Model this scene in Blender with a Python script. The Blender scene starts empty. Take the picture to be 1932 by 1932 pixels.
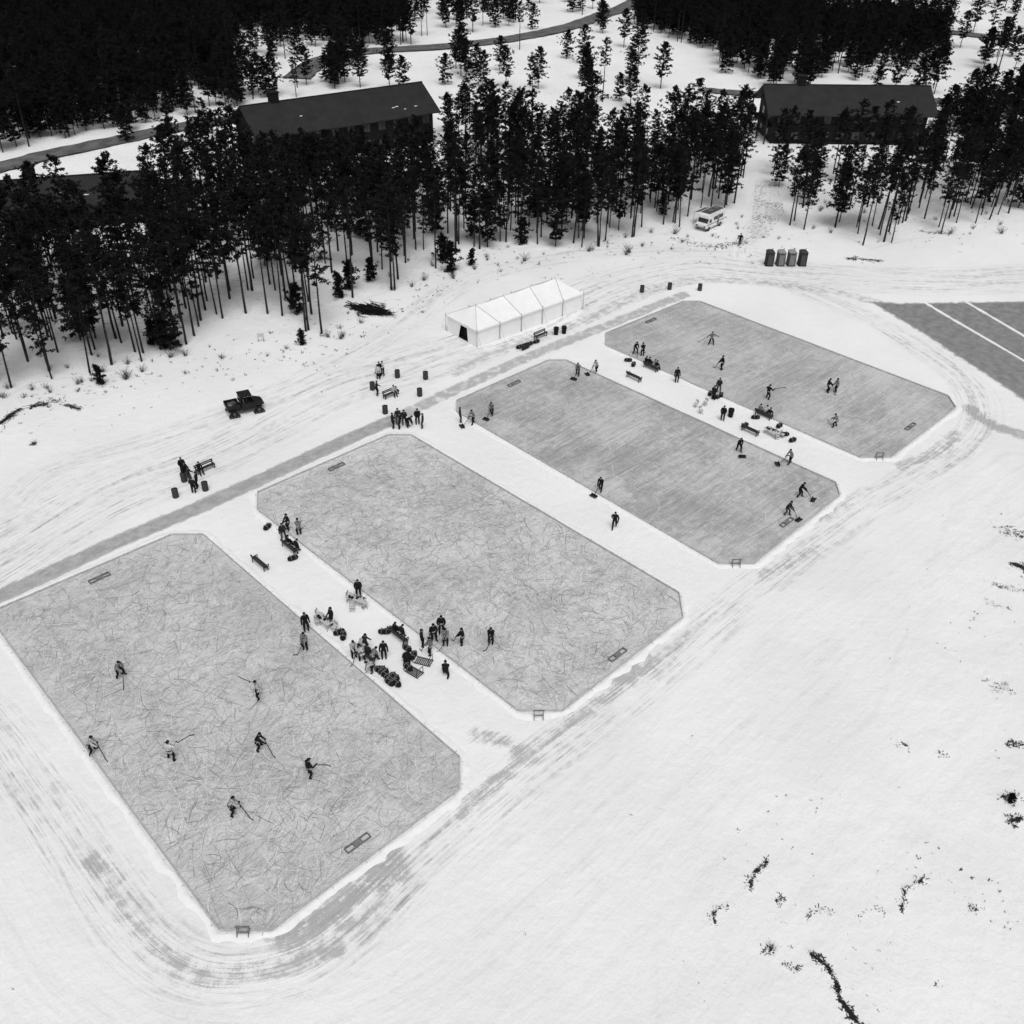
import bpy, math, random
import numpy as np
from mathutils import Matrix, Vector
random.seed(7); rng=np.random.default_rng(11)
scn=bpy.context.scene
# ------------------------------------------------------------------ camera + survey
CAMP=np.array([-12.06,-34.9,57.39]); YAW,PITCH,ROLL=0.7876,0.6223,0.0194; FL=1867.03; SV=1932.
def axes():
    cy,sy=math.cos(YAW),math.sin(YAW);cp,sp=math.cos(PITCH),math.sin(PITCH)
    f=np.array([cy*cp,sy*cp,-sp]); r=np.array([sy,-cy,0.]); u=np.cross(r,f)
    cr,sr=math.cos(ROLL),math.sin(ROLL)
    return cr*r+sr*u,-sr*r+cr*u,f
AR,AU,AF=axes()
cd=bpy.data.cameras.new("camera"); cam=bpy.data.objects.new("camera",cd); scn.collection.objects.link(cam)
cd.sensor_width=36; cd.lens=36*FL/SV; cd.clip_end=8000; cd.clip_start=0.5
m=Matrix(((AR[0],AU[0],-AF[0],CAMP[0]),(AR[1],AU[1],-AF[1],CAMP[1]),(AR[2],AU[2],-AF[2],CAMP[2]),(0,0,0,1)))
cam.matrix_world=m; scn.camera=cam
def G(x,y):
    """aerial-survey coordinates -> metres on the ground plane (plain homography of the flat site)"""
    d=AF*FL+AR*(x-SV/2)+AU*(SV/2-y); t=-CAMP[2]/d[2]
    return np.array([CAMP[0]+d[0]*t,CAMP[1]+d[1]*t])
def Ginv(P):
    d=np.column_stack([P,np.zeros(len(P))])-CAMP; z=d@AF
    return np.where(z>1,SV/2+FL*(d@AR)/np.maximum(z,1),-9e3), np.where(z>1,SV/2-FL*(d@AU)/np.maximum(z,1),-9e3)
def GA(x,y,a,e=12):
    p=G(x,y); q=G(x+e*math.cos(math.radians(a)),y-e*math.sin(math.radians(a)))
    return math.atan2(q[1]-p[1],q[0]-p[0])
# ------------------------------------------------------------------ noise
_T=rng.random((256,256))
def vn(x,y,s=1.,o=0.):
    x=x*s+o;y=y*s+o*1.7; xi=np.floor(x).astype(int);yi=np.floor(y).astype(int);fx=x-xi;fy=y-yi
    fx=fx*fx*(3-2*fx);fy=fy*fy*(3-2*fy)
    a=_T[xi&255,yi&255];b=_T[(xi+1)&255,yi&255];c=_T[xi&255,(yi+1)&255];d=_T[(xi+1)&255,(yi+1)&255]
    return (a*(1-fx)+b*fx)*(1-fy)+(c*(1-fx)+d*fx)*fy
def fbm(x,y,s=1.,o=0.,n=4):
    v=0;a=.5;t=0
    for i in range(n): v=v+a*vn(x,y,s*2**i,o+13.3*i);t+=a;a*=.5
    return v/t
def inpoly(x,y,poly):
    x=np.asarray(x,float);y=np.asarray(y,float);ins=np.zeros(x.shape,bool);n=len(poly)
    for i in range(n):
        x1,y1=poly[i];x2,y2=poly[(i+1)%n]
        if y1==y2: continue
        c=((y1>y)!=(y2>y))&(x<(x2-x1)*(y-y1)/(y2-y1)+x1); ins^=c
    return ins
def smooth(pts,n=6):
    P=[np.array(p,float) for p in pts]; P=[2*P[0]-P[1]]+P+[2*P[-1]-P[-2]]; o=[]
    for i in range(1,len(P)-2):
        for k in range(n):
            t=k/n; a,b,c,d=P[i-1:i+3]
            o.append(.5*((2*b)+(c-a)*t+(2*a-5*b+4*c-d)*t*t+(3*b-3*c+d-a)*t**3))
    o.append(P[-2]); return np.array(o)
def pdist(X,Y,pl):
    best=np.full(X.shape,1e9);S=np.zeros(X.shape);D=np.zeros(X.shape);acc=0
    for i in range(len(pl)-1):
        a=pl[i];b=pl[i+1];d=b-a;L=np.hypot(*d)
        if L<1e-6: continue
        t=np.clip(((X-a[0])*d[0]+(Y-a[1])*d[1])/L**2,0,1)
        px=X-(a[0]+t*d[0]);py=Y-(a[1]+t*d[1]);q=np.hypot(px,py)
        m_=q<best; best=np.where(m_,q,best);S=np.where(m_,acc+t*L,S);D=np.where(m_,q*np.sign(d[0]*py-d[1]*px),D);acc+=L
    return best,S,D
# ------------------------------------------------------------------ materials
def newmat(name):
    mt=bpy.data.materials.new(name);mt.use_nodes=True;nt=mt.node_tree
    return mt,nt,nt.nodes["Principled BSDF"]
class NB:
    def __init__(s,nt): s.nt=nt
    def n(s,t,**k):
        q=s.nt.nodes.new(t)
        for a,b in k.items(): setattr(q,a,b)
        return q
    def l(s,a,b): s.nt.links.new(a,b)
    def put(s,v,sock):
        if isinstance(v,(int,float)): sock.default_value=v
        else: s.l(v,sock)
    def math(s,op,a,b=0.,c=0.,clamp=False):
        q=s.n("ShaderNodeMath",operation=op);q.use_clamp=clamp
        s.put(a,q.inputs[0]);s.put(b,q.inputs[1]);s.put(c,q.inputs[2]);return q.outputs[0]
    def mr(s,v,a,b,c=0.,d=1.,smooth=True):
        q=s.n("ShaderNodeMapRange");q.interpolation_type='SMOOTHSTEP' if smooth else 'LINEAR'
        s.put(v,q.inputs[0])
        for i,x in enumerate((a,b,c,d)): q.inputs[i+1].default_value=x
        return q.outputs[0]
    def noise(s,vec,sc,det=4,rough=.55,dist=0.):
        q=s.n("ShaderNodeTexNoise");q.inputs["Scale"].default_value=sc;q.inputs["Detail"].default_value=det
        q.inputs["Roughness"].default_value=rough;q.inputs["Distortion"].default_value=dist
        if vec is not None: s.l(vec,q.inputs["Vector"])
        return q.outputs["Fac"]
    def mix(s,f,a,b):
        q=s.n("ShaderNodeMix",data_type='FLOAT');s.put(f,q.inputs[0]);s.put(a,q.inputs[2]);s.put(b,q.inputs[3]);return q.outputs[0]
    def scale(s,vec,xyz,rot=(0,0,0)):
        q=s.n("ShaderNodeMapping");s.l(vec,q.inputs[0]);q.inputs["Scale"].default_value=xyz;q.inputs["Rotation"].default_value=rot;return q.outputs[0]
    def cen(s,v,k): return s.math('MULTIPLY',s.math('SUBTRACT',v,.5),k)
    def bump(s,h,st,dist,bs):
        q=s.n("ShaderNodeBump");q.inputs["Strength"].default_value=st;q.inputs["Distance"].default_value=dist
        s.l(h,q.inputs["Height"]);s.l(q.outputs[0],bs.inputs["Normal"])
_mc={}
def gray(name,v,rough=.8,var=.25,sc=4.,metal=0.):
    if name in _mc: return _mc[name]
    mt,nt,bs=newmat(name);b=NB(nt);tc=b.n("ShaderNodeTexCoord")
    f=b.noise(tc.outputs["Object"],sc,2,.6);val=b.mr(f,.25,.75,v*(1-var),v*(1+var))
    b.l(val,bs.inputs["Base Color"]);bs.inputs["Roughness"].default_value=rough;bs.inputs["Metallic"].default_value=metal
    bs.inputs["Specular IOR Level"].default_value=.25 if v>.03 else .12
    _mc[name]=mt;return mt
# ------------------------------------------------------------------ mesh builder
class MB:
    def __init__(s): s.V=[];s.F=[];s.M=[]
    def add(s,V,F,m=0):
        o=len(s.V);s.V+= [tuple(map(float,v)) for v in V];s.F+=[tuple(i+o for i in f) for f in F];s.M+=[m]*len(F)
    def box(s,c,sz,m=0,rz=0.,R=None):
        x,y,z=[q/2 for q in sz];V=np.array([(i*x,j*y,k*z) for k in(-1,1) for j in(-1,1) for i in(-1,1)])
        if R is None: R=np.array([[math.cos(rz),-math.sin(rz),0],[math.sin(rz),math.cos(rz),0],[0,0,1]])
        V=V@R.T+np.array(c);s.add(V,[(0,2,3,1),(4,5,7,6),(0,1,5,4),(2,6,7,3),(0,4,6,2),(1,3,7,5)],m)
    def beam(s,p,q,w,h,m=0):
        p=np.array(p,float);q=np.array(q,float);d=q-p;L=np.linalg.norm(d);d=d/L
        up=np.array([0,0,1.]) if abs(d[2])<.95 else np.array([0,1.,0]);a=np.cross(d,up);a/=np.linalg.norm(a);c=np.cross(a,d)
        s.box((p+q)/2,(L,w,h),m,R=np.column_stack([d,a,c]))
    def tube(s,p,q,r0,r1,n=8,m=0,caps=True):
        p=np.array(p,float);q=np.array(q,float);d=q-p;d/=max(np.linalg.norm(d),1e-9)
        up=np.array([0,0,1.]) if abs(d[2])<.9 else np.array([0,1.,0]);a=np.cross(up,d);a/=np.linalg.norm(a);c=np.cross(d,a)
        V=[];
        for P,r in((p,r0),(q,r1)):
            for i in range(n):
                t=2*math.pi*i/n;V.append(P+r*(math.cos(t)*a+math.sin(t)*c))
        F=[(i,(i+1)%n,n+(i+1)%n,n+i) for i in range(n)]
        if caps: F+=[tuple(range(n-1,-1,-1)),tuple(range(n,2*n))]
        s.add(V,F,m)
    def ell(s,c,r,m=0,R=None,nu=12,nv=8,cut=None,fn=None):
        V=[];F=[]
        for j in range(nv+1):
            ph=math.pi*j/nv
            for i in range(nu):
                th=2*math.pi*i/nu;v=np.array([math.sin(ph)*math.cos(th),math.sin(ph)*math.sin(th),math.cos(ph)])
                if fn: v=fn(v)
                V.append(v)
        for j in range(nv):
            for i in range(nu):
                f=(j*nu+i,(j+1)*nu+i,(j+1)*nu+(i+1)%nu,j*nu+(i+1)%nu)
                if cut is not None and min(cut(V[k]) for k in f)<0: continue
                F.append(f)
        A=np.array(V)*np.array(r)
        if R is not None: A=A@R.T
        s.add(A+np.array(c),F,m)
    def mesh(s,name,mats,sm=False):
        me=bpy.data.meshes.new(name);me.from_pydata(s.V,[],s.F)
        for x in mats: me.materials.append(x)
        me.polygons.foreach_set("material_index",s.M)
        if sm: me.polygons.foreach_set("use_smooth",[True]*len(s.F))
        me.update();return me
def place(name,me,x=0,y=0,z=0,rz=0,sc=1,parent=None):
    o=bpy.data.objects.new(name,me);scn.collection.objects.link(o);o.location=(x,y,z);o.rotation_euler=(0,0,rz);o.scale=(sc,sc,sc) if not isinstance(sc,tuple) else sc
    if parent: o.parent=parent
    return o
def empty(name,x=0,y=0,z=0,rz=0):
    o=bpy.data.objects.new(name,None);scn.collection.objects.link(o);o.location=(x,y,z);o.rotation_euler=(0,0,rz);return o
# ------------------------------------------------------------------ ground sheet
def axis(lo,hi,st,far):
    c=list(np.arange(lo,hi,st));g=st;v=hi;up=[]
    while v<far: up.append(v);g*=1.12;v+=g
    g=st;v=lo-st;dn=[]
    while v>-far: dn.append(v);g*=1.12;v-=g
    return np.array(dn[::-1]+c+up)
xs=axis(-32,150,.25,5000);ys=axis(-30,112,.25,5000)
X,Y=np.meshgrid(xs,ys,indexing='ij');nx,ny=X.shape
def gpl(l,n=6): return smooth([G(*p) for p in l],n)
expo=np.zeros(X.shape);veg=np.zeros(X.shape);tw=np.zeros(X.shape);ts=np.zeros(X.shape);td=np.zeros(X.shape)
def cap(l,w,a=1.,soft=.8,n=4):
    global expo
    d,_,_=pdist(X,Y,gpl(l,n));expo=np.maximum(expo,a*np.clip((w+soft-d)/soft/1.,0,1))
cap([(-80,1165),(0,1125),(200,1032),(400,946),(640,836),(745,790)],.75,.90,1.)
cap([(745,790),(860,735),(1000,672),(1150,612),(1290,556)],.8,.68,1.)
cap([(860,700),(960,655),(1090,610),(1200,560),(1300,530),(1420,532),(1560,548),(1660,572)],.7,.58,2.6)
cap([(540,1768),(600,1738),(660,1690),(740,1622)],.55,.74,1.5)
cap([(640,1790),(560,1810),(700,1720)],.3,.62,1.4)
cap([(725,1665),(755,1640)],.5,.70,1.4)
cap([(860,1545),(940,1470),(1005,1425),(1100,1345),(1215,1265)],.3,.60,1.8)
cap([(1170,1280),(1225,1248)],.7,.66,1.2)
cap([(900,1385),(960,1400),(990,1430)],.3,.64,1.5)
cap([(1440,1085),(1540,1035)],.4,.60,1.8)
cap([(1530,990),(1600,950)],.2,.58,1.5)
cap([(1700,880),(1770,850),(1800,820)],.5,.62,1.8)
cap([(170,1625),(185,1640)],.3,.72,.8)
cap([(190,1640),(240,1720),(300,1790),(380,1840),(460,1835),(520,1825)],.5,.55,1.8)
cap([(1830,770),(1870,800),(1960,830)],.6,.72,1.8)
PG=[(1636,568),(1700,571),(2500,560),(2500,1100),(1990,800),(1900,735),(1800,670),(1740,630)]
pg=[tuple(G(*p)) for p in PG]
d,_,_=pdist(X,Y,np.array(pg+[pg[0]]));ins=inpoly(X,Y,pg);pond=np.clip(np.where(ins,.5+d*.5,.5-d*.6),0,1);expo=np.maximum(expo,pond)
def trk(l,w,a,soft,n=5):
    global tw,ts,td
    d,S_,D_=pdist(X,Y,gpl(l,n));ww=a*np.clip((w+soft-d)/soft,0,1);m_=ww>tw
    tw=np.where(m_,ww,tw);ts=np.where(m_,S_+w*7,ts);td=np.where(m_,D_+w*3,td)
trk([(-300,1230),(0,1045),(200,930),(400,850),(620,740),(800,680),(1000,610),(1150,540),(1300,505),(1420,510),(1560,520),(1760,530),(2050,520)],3.6,1.,2.5)
trk([(-300,1160),(0,965),(100,890),(300,830),(520,745),(700,650),(860,540),(1000,495),(1200,470),(1380,470),(1500,500)],1.5,.75,2.)
trk([(1395,500),(1400,465),(1430,420),(1445,350)],1.2,.9,1.4)
trk([(-200,1300),(-60,1330),(60,1480),(170,1640),(270,1770),(380,1835),(520,1830),(640,1770),(800,1620),(1000,1450),(1230,1270),(1420,1110),(1620,960),(1790,860),(1850,780),(1800,700),(1640,600),(1500,540)],1.4,1.,1.5)
trk([(-300,1400),(0,1560),(180,1790),(400,1900),(700,1840),(1000,1620),(1300,1350),(1600,1110),(1932,880)],5.,.22,6.)
trk([(-400,1700),(0,1850),(400,2100),(900,2100),(1300,1750),(1600,1450),(1932,1150)],5.,.12,7.)
def vg(l,r,a):
    global veg
    d,_,_=pdist(X,Y,gpl(l,3))
    veg=np.maximum(veg,a*np.clip(1.3-d/r,0,1))
RIDGE=[([(1415,1678),(1422,1652),(1448,1625)],.3,.86),([(1350,1748),(1348,1718),(1378,1710)],.22,.82),([(1702,1718),(1706,1682),(1742,1660)],.3,.86),([(1522,1735),(1540,1716),(1568,1722)],.12,.66),([(1618,1730),(1640,1710),(1668,1722)],.12,.66),
 ([(1532,1802),(1556,1822),(1576,1848),(1582,1880),(1604,1912),(1625,1940)],.32,.95),([(1480,1822),(1500,1828)],.25,.68),([(1690,1402),(1714,1407)],.35,.7),([(1768,1420),(1780,1424)],.28,.75),([(1440,1797),(1458,1791)],.2,.6),([(1752,1866),(1770,1858)],.3,.62),([(1466,1702),(1474,1698)],.25,.75),([(1832,1716),(1840,1712)],.15,.75),
 ([(1905,1400),(1930,1408)],.4,.75),([(1892,1505),(1920,1500)],.4,.82),([(1905,1550),(1925,1545)],.4,.92),([(1880,1105),(1940,1120)],1.,.70),([(1912,1065),(1932,1072)],.7,.92),([(1860,1138),(1905,1150)],.6,.62),([(1890,1000),(1932,1010)],1.,.56),([(1880,1300),(1900,1295)],.7,.52),
 ([(0,800),(22,782),(38,772)],.5,.92),([(58,772),(75,760),(92,768)],.4,.85),([(92,752),(110,758)],.3,.75),([(125,765),(150,772)],.4,.9),([(60,841),(66,836)],.2,.8),([(1600,488),(1660,492)],1.,.8),([(1735,436),(1790,440)],1.,.66),([(1270,452),(1350,465),(1400,455)],1.4,.62)]
for l,r,a in RIDGE: vg(l,r,a)
ux,uy=Ginv(np.column_stack([X.ravel(),Y.ravel()]));ux=ux.reshape(X.shape);uy=uy.reshape(X.shape)
FOREST=[(-9000,9000),(-2500,1500),(-700,960),(-200,800),(0,752),(60,722),(200,700),(300,680),(355,655),(400,610),(480,600),(560,635),(610,635),(650,575),(760,540),(850,503),(905,476),(960,470),(1130,470),(1200,448),(1310,430),(1385,400),(1420,300),(1450,300),(1480,438),(1570,428),(1640,470),(1700,455),(1830,432),(1932,405),(2300,380),(4000,330),(9000,300),(9000,-700),(-9000,-700)]
def forest_mask(x,y): return inpoly(x,y,FOREST)
ahead=uy>-8000
fm=forest_mask(ux,uy)&ahead
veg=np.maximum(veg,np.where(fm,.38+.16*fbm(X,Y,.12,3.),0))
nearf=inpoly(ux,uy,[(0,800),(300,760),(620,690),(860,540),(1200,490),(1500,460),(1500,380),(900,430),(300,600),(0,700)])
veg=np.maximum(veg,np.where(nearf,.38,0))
lowR=inpoly(ux,uy,[(1240,1790),(1400,1560),(1650,1350),(1800,950),(2100,900),(2100,2100),(1240,2100)])
veg=np.maximum(veg,np.where(lowR,.31+.12*fbm(X,Y,.25,8.),0))
path=inpoly(ux,uy,[(1415,450),(1425,340),(1465,340),(1480,400),(1450,450)]);veg=np.maximum(veg,np.where(path,.44+.3*fbm(X,Y,.3,9.),0))
Z=(fbm(X,Y,.15,1.)-.5)*.12*np.clip(np.where(fm,6,0)+np.where(lowR,3.,0)+.25,0,5)
Z=Z+np.where(veg>.6,(veg-.6)*.5*fbm(X,Y,1.5,4.),0)
RK=[[(-8,1180),(-6,1152),(325,1010),(383,1010),(866,1430),(866,1490),(512,1755),(415,1755)],
[(487,962),(487,930),(733,822),(775,822),(1280,1120),(1287,1165),(1060,1341),(978,1341)],
[(862,777),(862,757),(1035,681),(1068,681),(1576,912),(1583,935),(1422,1063),(1355,1063)],
[(1143,652),(1143,630),(1290,570),(1320,570),(1788,748),(1802,770),(1680,863),(1622,863)]]
RW=[[G(*p) for p in r] for r in RK]
allr=np.zeros(X.shape,bool)
for r in RW: 
    c=np.mean(r,0);allr|=inpoly(X,Y,[tuple(c+(p-c)*1.05) for p in r])
Z=np.where(allr|(tw>.3),-.02,Z);Z=np.minimum(Z,1.2)
site_flat=(X>-10)&(X<112)&(Y>-6)&(Y<60);Z=np.where(site_flat&~lowR,np.clip(Z,-.05,-.0),Z)
me=bpy.data.meshes.new("snow_ground")
idx=np.arange(nx*ny).reshape(nx,ny)
F=np.stack([idx[:-1,:-1],idx[1:,:-1],idx[1:,1:],idx[:-1,1:]],-1).reshape(-1,4)
me.vertices.add(nx*ny);me.vertices.foreach_set("co",np.stack([X,Y,Z],-1).ravel().astype(np.float32))
me.loops.add(F.size);me.loops.foreach_set("vertex_index",F.ravel().astype(np.int32))
me.polygons.add(len(F));me.polygons.foreach_set("loop_start",np.arange(0,F.size,4,dtype=np.int32));me.update(calc_edges=True)
me.polygons.foreach_set("use_smooth",np.ones(len(F),bool))
for nm,a in(("expo",expo),("veg",veg),("pond",pond)):
    at=me.attributes.new(nm,'FLOAT','POINT');at.data.foreach_set("value",a.ravel().astype(np.float32))
at=me.attributes.new("trk",'FLOAT_VECTOR','POINT');at.data.foreach_set("vector",np.stack([ts,td,tw],-1).ravel().astype(np.float32))
mt,nt,bs=newmat("snow");b=NB(nt)
pos=b.n("ShaderNodeNewGeometry").outputs["Position"]
def att(n_,o): 
    q=b.n("ShaderNodeAttribute",attribute_name=n_);return q.outputs[o]
ex=att("expo","Fac");ve=att("veg","Fac");tv=att("trk","Vector");pd_=att("pond","Fac")
sp=b.n("ShaderNodeSeparateXYZ");b.l(tv,sp.inputs[0]);w=sp.outputs[2]
cx=b.n("ShaderNodeCombineXYZ");b.l(sp.outputs[0],cx.inputs[0]);b.l(sp.outputs[1],cx.inputs[1]);tc2=cx.outputs[0]
n_lo=b.noise(pos,.08,3);n_m=b.noise(pos,.9,5,.65);n_f=b.noise(pos,5.,3,.65);n_vf=b.noise(pos,14.,2,.6)
st1=b.noise(b.scale(tc2,(.06,1.1,1)),1.,4,.7);st2=b.noise(b.scale(tc2,(.16,5.,1)),1.,3,.7)
s1=b.mr(st1,.47,.66);s2=b.mr(st2,.46,.66)
patch=b.mr(n_m,.38,.62,.25,1.)
tf=b.math('MULTIPLY',b.math('ADD',b.math('MULTIPLY',s1,.55),b.math('MULTIPLY',s2,.55)),b.math('MULTIPLY',w,patch),clamp=True)
snow=b.math('ADD',b.math('ADD',b.mr(n_lo,.3,.7,.82,.88),b.cen(n_m,.06)),b.cen(n_f,.09))
c1=b.mix(tf,snow,.33)
exf=b.mr(b.math('ADD',b.math('ADD',ex,b.cen(n_m,1.0)),b.math('ADD',b.cen(st2,.8),b.cen(n_vf,.6))),.44,.78)
icec=b.math('ADD',b.mr(n_m,.3,.7,.32,.48),b.cen(n_vf,.24))
icec=b.math('MULTIPLY',icec,b.mr(pd_,0.,1.,1.,.62))
c2=b.mix(exf,c1,icec)
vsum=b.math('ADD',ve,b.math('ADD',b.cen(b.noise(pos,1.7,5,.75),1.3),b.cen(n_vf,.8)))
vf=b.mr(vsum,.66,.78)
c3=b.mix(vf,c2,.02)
b.l(c3,bs.inputs["Base Color"]);bs.inputs["Roughness"].default_value=.9;bs.inputs["Specular IOR Level"].default_value=.1
b.bump(n_m,.7,.2,bs)
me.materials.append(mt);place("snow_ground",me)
# ------------------------------------------------------------------ rinks
def ice_mat(name,parallel,lo,hi):
    mt,nt,bs=newmat(name);b=NB(nt);pos=b.n("ShaderNodeNewGeometry").outputs["Position"]
    a=b.noise(pos,.13,4,.65);c=b.noise(pos,1.1,5,.7);e=b.noise(pos,8.,2,.7)
    v=b.mr(b.math('ADD',b.math('MULTIPLY',a,.6),b.math('MULTIPLY',c,.4)),.40,.60,lo,hi)
    v=b.math('ADD',v,b.cen(e,.34))
    if parallel: rs=[(.04,(.06,1.3,1),.16),(.1,(.3,5.5,1),.2),(1.3,(.8,6,1),.16)]
    else: rs=[(r,(.9,7.,1),.22) for r in(.3,1.1,1.9,2.6)]
    dv=b.n("ShaderNodeVectorMath",operation='ADD');nn=b.n("ShaderNodeTexNoise");nn.inputs["Scale"].default_value=.5 if not parallel else .15;nn.inputs["Detail"].default_value=1;b.l(pos,nn.inputs[0])
    sc=b.n("ShaderNodeVectorMath",operation='SCALE');b.l(nn.outputs["Color"],sc.inputs[0]);sc.inputs[3].default_value=2.5 if not parallel else 1.
    b.l(pos,dv.inputs[0]);b.l(sc.outputs[0],dv.inputs[1])
    for i,(r,s_,k) in enumerate(rs):
        s1=b.noise(b.scale(dv.outputs[0],s_,(0,0,r)),1.,2,.6)
        v=b.math('ADD',v,b.cen(s1,k))
    b.l(b.math('MAXIMUM',v,.08),bs.inputs["Base Color"]);bs.inputs["Roughness"].default_value=.55;bs.inputs["Specular IOR Level"].default_value=.15
    return mt
IM=[ice_mat("skated_ice",False,.48,.62),ice_mat("skated_ice_b",False,.49,.66),ice_mat("shovelled_ice",True,.37,.57),ice_mat("shovelled_ice_b",True,.40,.56)]
M_light=gray("skate_mark_frost",.74,.8,.1);M_dark=gray("skate_mark_bare",.21,.5,.2);M_mid=gray("skate_mark_mid",.34,.6,.15)  # pale, dark and mid-grey scratch colours
M_board=gray("board_wood",.5,.8,.15,3.);M_berm=gray("packed_snow",.86,.9,.04,2.)
for k,r in enumerate(RW):
    P=np.array(r)
    e=empty("ice_rink")
    mb=MB();mb.add([(p[0],p[1],.006) for p in P],[tuple(range(8))[::-1]]);me=mb.mesh("ice",[IM[k]]);o=place("ice_sheet",me,parent=e)
    if me.polygons[0].normal.z<0: me.flip_normals()
    mb=MB();c=P.mean(0)
    for i in range(8):
        a=P[i];q=P[(i+1)%8];d=(q-a)/np.linalg.norm(q-a);nrm=np.array([d[1],-d[0]])
        if np.dot(nrm,c-a)>0: nrm=-nrm
        a2=a+nrm*.05;q2=q+nrm*.05;nseg=max(1,int(np.linalg.norm(q-a)/3.6))
        for j in range(nseg):
            u=a2+(q2-a2)*(j/nseg)+d*.012;v=a2+(q2-a2)*((j+1)/nseg)-d*.012;h=.2+random.uniform(-.015,.015)
            mb.beam((u[0],u[1],h/2),(v[0],v[1],h/2),.06,h,0)
            for t in(.15,.85):
                w_=u+(v-u)*t+nrm*.13;mb.beam((w_[0],w_[1],.09),(w_[0]+nrm[0]*.2,w_[1]+nrm[1]*.2,.03),.07,.06,0)
    place("boards",mb.mesh("boards",[M_board]),parent=e)
    V=[];Fb=[];NS=40
    for off,z in((.10,.0),(.22,.09),(.45,.09),(.85,.0)):
        for i in range(8):
            for j in range(NS):
                a=P[i];q=P[(i+1)%8];p=a+(q-a)*(j/NS);dd=p-c
                e0=(q-a)/np.linalg.norm(q-a);n0=np.array([e0[1],-e0[0]]);n0=n0 if np.dot(n0,dd)>0 else -n0
                if j==0:
                    a0=P[i-1];e1=(a-a0)/np.linalg.norm(a-a0);n1=np.array([e1[1],-e1[0]]);n1=n1 if np.dot(n1,dd)>0 else -n1
                    n0=(n0+n1)/max(np.linalg.norm(n0+n1),.1)
                wv=fbm(np.array([p[0]]),np.array([p[1]]),.9,k*9.,3)[0]-.5
                o_=off+(wv*1.1*off)+(random.uniform(-.04,.04) if off>.3 else 0)
                V.append((p[0]+n0[0]*o_,p[1]+n0[1]*o_,z*(1+wv)+(random.uniform(-.015,.015) if z>0 else -.04)))
    N=8*NS
    for rr in range(3):
        for i in range(N): Fb.append((rr*N+i,rr*N+(i+1)%N,(rr+1)*N+(i+1)%N,(rr+1)*N+i))
    mb=MB();mb.add(V,Fb,0);place("snow_berm",mb.mesh("berm",[M_berm],True),parent=e)
    mb=MB();V=[];Fm=[];Mm=[];poly=[tuple(p) for p in P];mn=P.min(0);mx=P.max(0)
    n=[10500,10500,4300,3600][k]
    ex_=(P[2]-P[1]);hd=math.atan2(ex_[1],ex_[0])
    for i in range(n):
        x=random.uniform(mn[0],mx[0]);y=random.uniform(mn[1],mx[1])
        if k<2 or random.random()<.5:
            a=random.uniform(0,2*math.pi);L=random.choice([.3,.5,.8,1.1,1.6,2.4])*random.uniform(.7,1.3);cu=random.gauss(0,.5)/max(.6,L*.7)
        else:
            a=hd+random.gauss(0,.07);L=random.uniform(1.5,8);cu=random.gauss(0,.015)
        rr=random.random();mi=0 if rr<.42 else (2 if rr<.82 else 1)
        wd=random.choice([.015,.022,.03,.045])
        if L>2: wd*=.7
        if random.random()<.004: L=random.uniform(4,9);cu=random.gauss(0,.12);mi=0;wd=.03
        ns=max(2,int(L/.35)) if abs(cu)>.03 else max(2,int(L/2));pts=[]
        for j in range(ns+1):
            pts.append((x,y,a));x+=math.cos(a)*L/ns;y+=math.sin(a)*L/ns;a+=cu*L/ns
        pa=np.array(pts)
        if not inpoly(pa[:,0],pa[:,1],poly).all(): continue
        z=.011+i*2.e-6;b0=len(V)
        for j,(px,py,pa_) in enumerate(pts):
            ww=wd/2*(1 if 0<j<ns else .2);V.append((px-math.sin(pa_)*ww,py+math.cos(pa_)*ww,z));V.append((px+math.sin(pa_)*ww,py-math.cos(pa_)*ww,z))
        for j in range(ns): Fm.append((b0+2*j+1,b0+2*j+3,b0+2*j+2,b0+2*j));Mm.append(mi)
    mb.V=V;mb.F=Fm;mb.M=Mm;place("skate_marks",mb.mesh("marks",[M_light,M_dark,M_mid]),parent=e)
mb=MB()
for l in([(1745,572),(1800,605),(1932,682),(2060,760)],[(1818,568),(1932,635),(2060,710)]):
    pl=gpl(l,8)
    for i in range(len(pl)-1): mb.beam((*pl[i],.04),(*pl[i+1],.04),.5+random.uniform(-.15,.15),.12,0)
place("snow_ridge",mb.mesh("snow_ridge",[M_berm]))
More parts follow.
